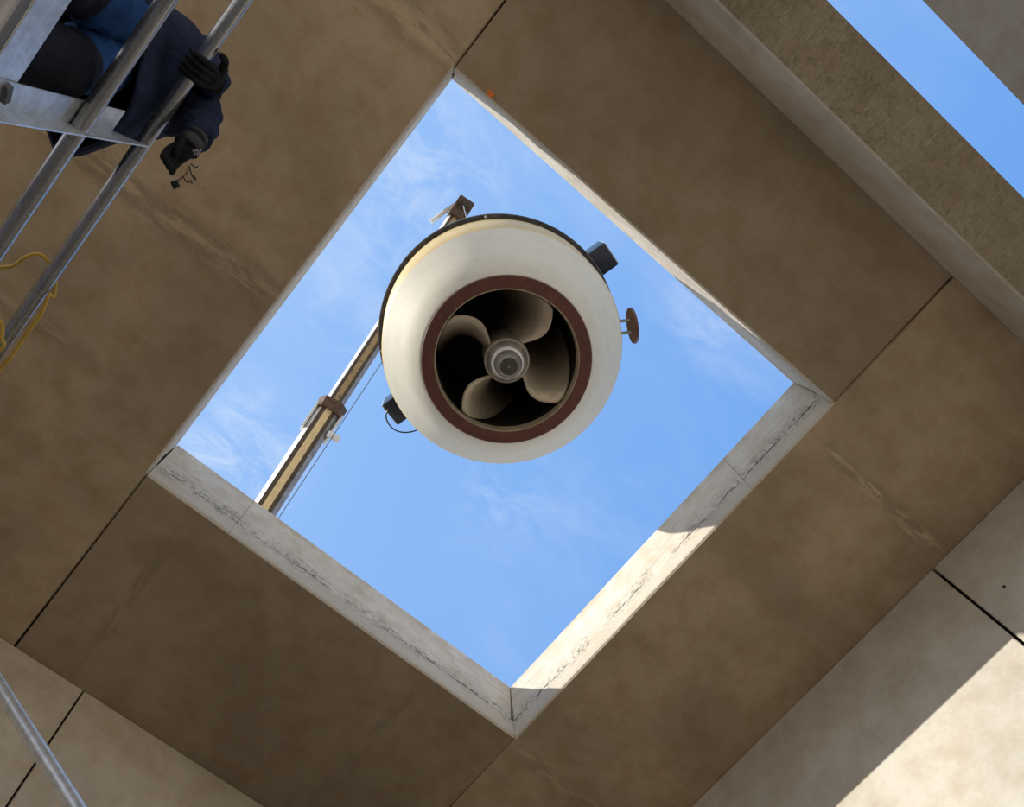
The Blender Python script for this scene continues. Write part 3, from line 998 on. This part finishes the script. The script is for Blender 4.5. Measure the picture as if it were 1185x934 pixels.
# grey knitted cuff with a small pale print
ax = (wr['L'] - el['L']).normalized()
for gl, w_, e_ in ((glB, wr['L'], el['L']),):
    bm = bmesh.new(); add_tube(bm, [w_ - ax * .01, w_ + kd * .02, w_ + kd * .055], [.045, .044, .046], 20, False)
    o = obj('cuff', bm, M_GLOVEGREY, gl, 60, True)
    md = o.modifiers.new('thickness', 'SOLIDIFY'); md.thickness = .003
hand_c = at(228, 174, 2.84)
e1 = (at(231, 178, 2.86) - at(223, 178.5, 2.86)).normalized(); e2 = (at(227, 175, 2.86) - at(227, 182, 2.86)).normalized()
bm = bmesh.new()
for row in (0, 1):
    for x, y, hx, hy in ((-.012, 0, .0016, .0042), (-.008, .003, .003, .0013), (-.004, 0, .0016, .0042), (.001, 0, .0016, .0042), (.005, -.003, .003, .0013), (.010, 0, .0016, .0042), (.0125, .001, .0012, .0034)):
        if row and x > .006:
            continue
        add_frame_box(bm, hand_c + e1 * (x + .004 * row) + e2 * (y - .011 * row), e1, e2, e1.cross(e2), hx, hy, .002)
obj('print', bm, M_PALE, glB, None, True)

# wires and dark tag dangling from the left hand
tz = 2.80
tagobj = thing('wire_bunch', at(216, 205, tz), 'thin wires with a small dark tag dangling from the gloved hand', 'wires')
hold = at(218, 193, 2.835)
for ctrl in ([(218, 190), (216, 199), (213, 204), (208, 209), (205, 212)], [(218, 190), (217, 200), (211, 205), (207, 208), (205, 213)]):
    bm = bmesh.new(); add_tube(bm, curve_pts([hold] + [at(u + random.uniform(-.6, .6), v, tz + .01) for u, v in ctrl[1:]], 6), .0017, 6)
    obj('wire', bm, M_REDWIRE, tagobj, 40)
for ctrl in ([(219, 192), (221, 200), (225, 207), (227, 209)], [(221, 190), (227, 194), (229, 192)], [(212, 205), (217, 211), (221, 209), (222, 213)]):
    bm = bmesh.new(); add_tube(bm, curve_pts([at(u, v, tz + .02) for u, v in ctrl], 6), .0022, 6)
    obj('wire', bm, M_BLACKCABLE, tagobj, 40)
tc = at(203, 213.5, tz)
x1 = (at(207, 210, tz) - at(199, 213, tz)).normalized(); zz = Vector((0, 0, 1)); x2 = zz.cross(x1)
bm = bmesh.new(); add_frame_box(bm, tc, x1, x2, zz, .0125, .0125, .005); bevel(bm, .002, 1)
obj('plastic_tag', bm, M_BRACKET, tagobj)
bm = bmesh.new(); add_tube(bm, [at(223, 203.5, tz + .02), at(226.5, 208, tz + .02)], .004, 8)
obj('clip', bm, M_BRACKET, tagobj)

# ------------------------------------------------------------------ sky, sun, camera
w = bpy.data.worlds.new('sky'); SC.world = w; w.use_nodes = True
nt = w.node_tree; nt.nodes.clear(); b = NB(nt)
tc_ = b.n('ShaderNodeTexCoord'); dirv = tc_.outputs['Generated']
xyz = b.sep(dirv)
up = xyz[2]
side_ = b.math('MULTIPLY_ADD', xyz[0], -.86, b.math('MULTIPLY', xyz[1], .30))
base = b.mix(b.ramp(side_, -.62, .42), (.155, .375, .86), (.33, .56, .97))
hor = b.ramp(up, .62, .02)
base = b.mix(hor, base, (1.25, 1.30, 1.40))
mp = b.n('ShaderNodeMapping'); nt.links.new(dirv, mp.inputs[0]); mp.inputs['Rotation'].default_value = (0, 0, .7); mp.inputs['Location'].default_value = (.35, .8, .2); mp.inputs['Scale'].default_value = (1.0, 1.9, 1.0)
cl = b.noise(mp.outputs[0], 3.1, 8, .62, .35)
cl2 = b.noise(dirv, 1.7, 3, .5)
cm = b.math('MULTIPLY', b.math('MULTIPLY', b.ramp(cl, .42, .74), b.ramp(cl2, .34, .58)), b.math('MULTIPLY_ADD', b.ramp(side_, -.3, .45), .6, .3))
base = b.mix(cm, base, (.74, .86, 1.05))
for (du, dv, rad_, amt) in ((262, 530, .13, .85), (500, 170, .16, .5), (835, 345, .12, .45), (590, 580, .10, .3), (400, 300, .2, .3)):
    d0 = (at(du, dv, 10) - Vector((0, 0, CZ))).normalized()
    vm = b.n('ShaderNodeVectorMath', operation='DISTANCE'); nt.links.new(dirv, vm.inputs[0]); vm.inputs[1].default_value = d0
    wisp = b.noise(b.coord('Generated', (5, 9, 5), (0, 0, .6)), 2.4, 9, .68, .8)
    m_ = b.math('MULTIPLY', b.math('MULTIPLY', b.ramp(vm.outputs['Value'], rad_, 0.0), b.ramp(wisp, .36, .70)), amt)
    base = b.mix(m_, base, (.70, .82, 1.0))
below = b.ramp(up, -.02, -.12)
base = b.mix(below, base, (.3, .25, .18))
bg = b.n('ShaderNodeBackground'); nt.links.new(base, bg.inputs[0]); bg.inputs[1].default_value = 1.0
out = b.n('ShaderNodeOutputWorld'); nt.links.new(bg.outputs[0], out.inputs[0])

sd = bpy.data.lights.new('sun', 'SUN'); sd.energy = 5.2; sd.angle = math.radians(.53); sd.color = (1.0, .94, .83)
so = bpy.data.objects.new('sun', sd); COL.objects.link(so)
so.rotation_euler = Vector((1.52, -.815, -1.0)).to_track_quat('-Z', 'Y').to_euler()
so.location = (-12, 7, 16)

cd = bpy.data.cameras.new('camera'); cd.sensor_fit = 'HORIZONTAL'; cd.sensor_width = 36.0; cd.lens = F / 1185 * 36.0
cd.clip_start = .05; cd.clip_end = 500
cam = bpy.data.objects.new('camera', cd); COL.objects.link(cam)
cam.matrix_world = Matrix.Translation((0, 0, CZ)) @ RW.to_4x4()
SC.camera = cam
SC.view_settings.view_transform = 'Standard'
SC.view_settings.look = 'None'
SC.view_settings.exposure = 0.0
SC.view_settings.gamma = 1.0
SC.view_settings.use_curve_mapping = False
SC.cycles.max_bounces = 10
SC.cycles.diffuse_bounces = 6
SC.cycles.use_denoising = True
